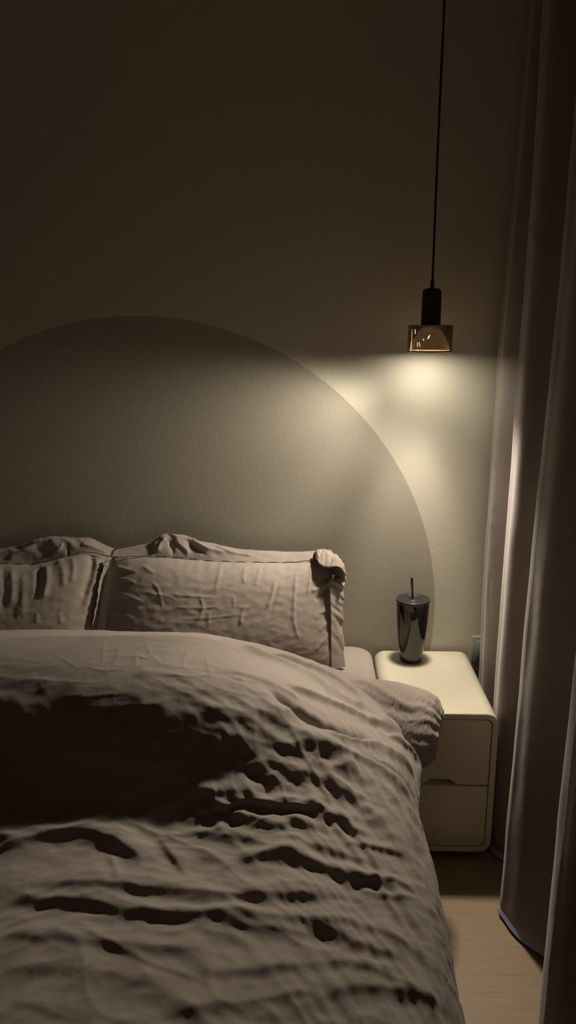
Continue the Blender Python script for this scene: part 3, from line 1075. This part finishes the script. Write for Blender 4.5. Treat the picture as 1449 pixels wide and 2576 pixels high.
def flange_right(t, seed):
    """wavy border on the right edge with its loose corner curled over at the top"""
    # stations along the edge: (seam x, seam y, seam z), (outer x, outer y, outer z)
    st_in = [((833, 1702), 2.045), ((832, 1640), 2.055), ((832, 1570), 2.075), ((831, 1520), 2.09), ((830, 1480), 2.105), ((828, 1455), 2.12)]
    st_out = [((869, 1696), 2.072), ((864, 1640), 2.085), ((862, 1570), 2.105), ((862, 1520), 2.12), ((864, 1480), 2.128), ((866, 1452), 2.13)]
    A = np.array([at_y(p[0], p[1], y) for p, y in st_in])
    B = np.array([at_y(p[0], p[1], y) for p, y in st_out])
    A[:, 2] = np.maximum(A[:, 2], ZM_)
    B[:, 2] = np.maximum(B[:, 2], ZM_)
    m_, k_ = 160, 18
    q = np.linspace(0, len(A) - 1, m_)
    ai = np.stack([np.interp(q, np.arange(len(A)), A[:, c]) for c in range(3)], 1)
    bi = np.stack([np.interp(q, np.arange(len(A)), B[:, c]) for c in range(3)], 1)
    ai, bi = blur(ai, 8, 0), blur(bi, 8, 0)
    W = np.linspace(0, 1, k_)[None, :, None]
    PF = ai[:, None]*(1 - W) + bi[:, None]*W
    QQ, W2 = np.meshgrid(q, W[0, :, 0], indexing='ij')
    amp_ = smoothstep(.3, 1.6, QQ)
    PF[..., 1] += (.010*perlin(QQ*3.1 + W2*1.6, W2*1.0, seed + 3) + .0022*np.sin(QQ*9 + W2*3))*amp_*(.3 + .7*W2)
    PF[..., 0] += .0025*np.sin(QQ*6)*W2*amp_
    o = link('flange', grid_mesh('flange', PF), M_BED, t)
    sm_ = o.modifiers.new('thick', 'SOLIDIFY')
    sm_.thickness = .0018
    # the curled corner: sections through a cowl running from the top seam round to the side
    # each station: back seam point, crown point, front lip point (surveyed in pixels, with their own depth)
    st = [((788, 1402), 2.172, (790, 1394), 2.180, (794, 1400), 2.160),
          ((790, 1406), 2.185, (798, 1383), 2.176, (797, 1408), 2.140),
          ((800, 1418), 2.200, (815, 1382), 2.178, (805, 1424), 2.122),
          ((815, 1430), 2.205, (835, 1391), 2.172, (826, 1429), 2.112),
          ((830, 1440), 2.200, (851, 1401), 2.160, (846, 1425), 2.108),
          ((840, 1446), 2.185, (861, 1419), 2.140, (858, 1430), 2.108),
          ((840, 1452), 2.165, (866, 1438), 2.125, (866, 1442), 2.112),
          ((836, 1462), 2.140, (866, 1465), 2.115, (865, 1466), 2.110)]
    K = np.array([[at_y(*s[0], s[1]), at_y(*s[2], s[3]), at_y(*s[4], s[5])] for s in st])
    m_, k_ = 90, 40
    q = np.linspace(0, len(K) - 1, m_)
    Ki = np.stack([[np.interp(q, np.arange(len(K)), K[:, a, c]) for c in range(3)] for a in range(3)], 0)   # 3,3,m
    Ki = np.moveaxis(Ki, 2, 0)                                                                           # m,3,3
    Ki = blur(Ki, 4, 0)
    w = np.linspace(0, 1, k_)[None, :, None]
    P0, P1, P2 = Ki[:, None, 0], Ki[:, None, 1], Ki[:, None, 2]
    ctrl = 2*P1 - .5*(P0 + P2)
    PF = (1 - w)**2*P0 + 2*w*(1 - w)*ctrl + w*w*P2
    QQ, W2 = np.meshgrid(q, w[0, :, 0], indexing='ij')
    nr = normals(PF)
    PF = PF + nr*(.0035*perlin(QQ*1.9, W2*5, seed + 9) + .0015*perlin(QQ*5, W2*9, seed + 12))[..., None]
    o = link('curled_corner', grid_mesh('curled_corner', PF), M_BED, t)
    sm_ = o.modifiers.new('thick', 'SOLIDIFY')
    sm_.thickness = .002


def Z(v, y=2.185):
    return float(at_y(500, v, y)[2])


cre = [([(380, 1462), (395, 1478), (404, 1500), (410, 1530)], .0028, .004, .004),
       ([(372, 1492), (420, 1500), (445, 1512)], .0020, .004, .004),
       ([(504, 1502), (510, 1530), (500, 1562)], .0030, .004, .004),
       ([(430, 1498), (500, 1500), (548, 1502)], .0025, .005, .004),
       ([(440, 1528), (500, 1529), (545, 1526)], .0022, .004, .004),
       ([(450, 1558), (520, 1556), (600, 1545)], .0020, .004, .004),
       ([(525, 1540), (524, 1580)], .0018, .004, .004),
       ([(622, 1520), (610, 1540), (605, 1575)], .0030, .004, .004),
       ([(585, 1500), (587, 1520), (586, 1530)], .0020, .004, .004),
       ([(694, 1460), (684, 1495), (671, 1530)], .0038, .005, .005),
       ([(700, 1470), (690, 1505), (680, 1540)], -.0025, .005, .005),
       ([(746, 1440), (742, 1470), (738, 1540)], .0040, .005, .005),
       ([(783, 1420), (780, 1460), (772, 1500)], .0035, .004, .004),
       ([(740, 1520), (738, 1560), (752, 1610)], .0030, .005, .005),
       ([(790, 1510), (812, 1492), (836, 1470)], -.0065, .008, .010),
       ([(780, 1490), (810, 1475), (832, 1460)], .0060, .008, .008),
       ([(790, 1560), (815, 1540), (836, 1520)], .0040, .006, .006),
       ([(795, 1550), (815, 1545), (836, 1540)], -.0035, .005, .005),
       ([(800, 1590), (820, 1570), (836, 1555)], .0038, .006, .006),
       ([(790, 1640), (815, 1612), (836, 1585)], .0038, .006, .006),
       ([(810, 1665), (828, 1645), (837, 1625)], .0030, .006, .006),
       ([(290, 1425), (330, 1436), (350, 1440)], .0040, .006, .006),
       ([(290, 1455), (320, 1460), (345, 1470)], .0035, .006, .006),
       ([(290, 1490), (330, 1502), (365, 1518)], .0040, .006, .006),
       ([(285, 1540), (310, 1545), (340, 1560)], .0035, .006, .006),
       ([(555, 1420), (548, 1455), (540, 1490)], .0025, .005, .005),
       ([(360, 1425), (390, 1445)], .0025, .005, .005),
       ([(620, 1425), (612, 1450), (618, 1470)], .0025, .005, .005),
       ([(655, 1425), (650, 1450), (640, 1475)], .0025, .005, .005)]
pillow('pillow', 'right-hand taupe pillow with a curled flange corner, propped on the wall near the lamp', -.612, -.585, .086, .070, cre,
       ([0, .02, .15, .3, .45, .6, .8, .93, .97, 1], [Z(1402), Z(1402), Z(1399), Z(1403), Z(1410), Z(1412), Z(1412), Z(1405), Z(1400), Z(1400)]),
       ([0, .03, .12, .16, .20, .25, .33, .42, .50, .58, .7, .9, 1], [.010, .014, .022, .026, .052, .066, .062, .048, .036, .026, .022, .016, .012]), 51, flange_right, .8,
       [([(396, 1388), (404, 1368), (418, 1353)], .007, .005), ([(424, 1356), (432, 1375), (440, 1392)], -.006, .006),
        ([(440, 1352), (458, 1372), (478, 1392)], .008, .006), ([(462, 1356), (492, 1378), (520, 1395)], -.006, .005),
        ([(480, 1358), (520, 1378), (570, 1392)], .006, .005), ([(530, 1370), (580, 1388), (640, 1398)], .005, .005)])

crl = [([(30, 1425), (32, 1470), (28, 1520)], .007, .010, .008),
       ([(10, 1420), (10, 1480), (8, 1540)], -.007, .010, .008),
       ([(62, 1440), (60, 1490), (56, 1560)], .006, .012, .010),
       ([(98, 1425), (98, 1460), (94, 1505)], -.014, .008, .008),
       ([(118, 1420), (120, 1460), (108, 1510)], .010, .010, .008),
       ([(150, 1405), (160, 1440), (160, 1480)], .006, .010, .010),
       ([(184, 1400), (186, 1430), (180, 1470)], .007, .008, .010),
       ([(228, 1388), (232, 1420), (222, 1470), (205, 1510)], -.012, .008, .010),
       ([(246, 1395), (240, 1440), (225, 1490), (210, 1540)], .010, .010, .008),
       ([(45, 1520), (45, 1560)], .003, .006, .006),
       ([(92, 1540), (93, 1570)], .003, .005, .005),
       ([(150, 1540), (155, 1570)], .003, .006, .006)]


def flange_left(t, seed):
    pts = [((272, 1402), 2.155), ((262, 1425), 2.14), ((252, 1455), 2.125), ((247, 1490), 2.105), ((242, 1530), 2.085), ((232, 1580), 2.07)]
    out = [((284, 1396), 2.16), ((272, 1425), 2.165), ((262, 1460), 2.16), ((256, 1495), 2.15), ((250, 1535), 2.13), ((240, 1585), 2.11)]
    A = np.array([at_y(p[0], p[1], y) for p, y in pts])
    B = np.array([at_y(p[0], p[1], y) for p, y in out])
    m_, k_ = 120, 14
    q = np.linspace(0, len(A) - 1, m_)
    ai = blur(np.stack([np.interp(q, np.arange(len(A)), A[:, c]) for c in range(3)], 1), 7, 0)
    bi = blur(np.stack([np.interp(q, np.arange(len(A)), B[:, c]) for c in range(3)], 1), 7, 0)
    W = np.linspace(0, 1, k_)[None, :, None]
    PF = ai[:, None]*(1 - W) + bi[:, None]*W
    QQ, W2 = np.meshgrid(q, W[0, :, 0], indexing='ij')
    PF[..., 1] += .006*perlin(QQ*2.6, W2*1.2, seed + 3)
    PF[..., 0] += .004*perlin(QQ*2.2, W2*1.2, seed + 5)
    o = link('flange', grid_mesh('flange', PF), M_BED, t)
    sm_ = o.modifiers.new('thick', 'SOLIDIFY')
    sm_.thickness = .0018


pillow('pillow', 'left-hand taupe pillow with deep vertical folds, cut off by the left edge of the photo', -1.28, -1.25, -.628, -.592, crl,
       ([0, .3, .45, .55, .65, .72, .80, .9, 1], [Z(1420), Z(1420), Z(1422), Z(1420), Z(1425), Z(1415), Z(1402), Z(1388), Z(1400)]),
       ([0, .4, .5, .58, .66, .74, .82, .90, .96, 1], [.03, .030, .035, .045, .072, .066, .046, .032, .018, .008]), 77, flange_left, .6,
       [([(20, 1405), (60, 1385), (95, 1366)], .006, .006), ([(130, 1395), (150, 1380), (160, 1366)], .005, .005),
        ([(170, 1398), (172, 1380), (170, 1366)], -.005, .004), ([(200, 1368), (240, 1380), (275, 1392)], .005, .006)])

# ------------------------------------------------------------------ the lamp's light and added spots
# the bulb sits level with the shade's rim: a diffusing disc; spots added at the same point brighten bed, table, wall and curtain
BEAMS = [  # name, direction, full cone (degrees), watts
    ('beam_down', (-.05, -.10, -1), 92, 13.0),
    ('beam_table', (-.03, .145, -1), 48, 18.0),
    ('beam_bed', (-.60, -.54, -.80), 92, 38.0),
    ('beam_pillows', (-.85, .0, -.53), 76, 43.0),
    ('beam_curtain', (.38, -.58, -1), 60, 44.0),
    ('beam_wall', (-.26, .115, -.52), 50, 12.0),
    ('beam_foot', (-.35, -1.0, -.66), 62, 46.0),
]
DISC = 30.0
nodes(M_LAMP)[2].inputs['Emission Strength'].default_value = DISC
for nm, d_, cone, watts in BEAMS:
    if watts <= 0:
        continue
    ld = bpy.data.lights.new(nm, 'SPOT')
    ld.energy = watts
    ld.color = (1.0, 0.875, 0.70)
    ld.spot_size = math.radians(cone)
    ld.spot_blend = 1.0
    ld.shadow_soft_size = 0.045
    lo2 = bpy.data.objects.new(nm, ld)
    C.objects.link(lo2)
    lo2.location = (LX, LY, 1.3655)
    lo2.rotation_euler = Vector(d_).to_track_quat('-Z', 'Y').to_euler()

# ------------------------------------------------------------------ world and colour
w = bpy.data.worlds.new('world')
bpy.context.scene.world = w
w.use_nodes = True
w.node_tree.nodes['Background'].inputs['Color'].default_value = (0.010, 0.012, 0.02, 1)
w.node_tree.nodes['Background'].inputs['Strength'].default_value = 0.2
sc = bpy.context.scene
sc.view_settings.view_transform = 'Standard'
sc.view_settings.look = 'None'
sc.view_settings.gamma = 1.0
sc.view_settings.use_curve_mapping = False
sc.view_settings.exposure = 0.10
try:
    sc.cycles.max_bounces = 10
    sc.cycles.diffuse_bounces = 8
    sc.cycles.use_denoising = True
except Exception:
    pass
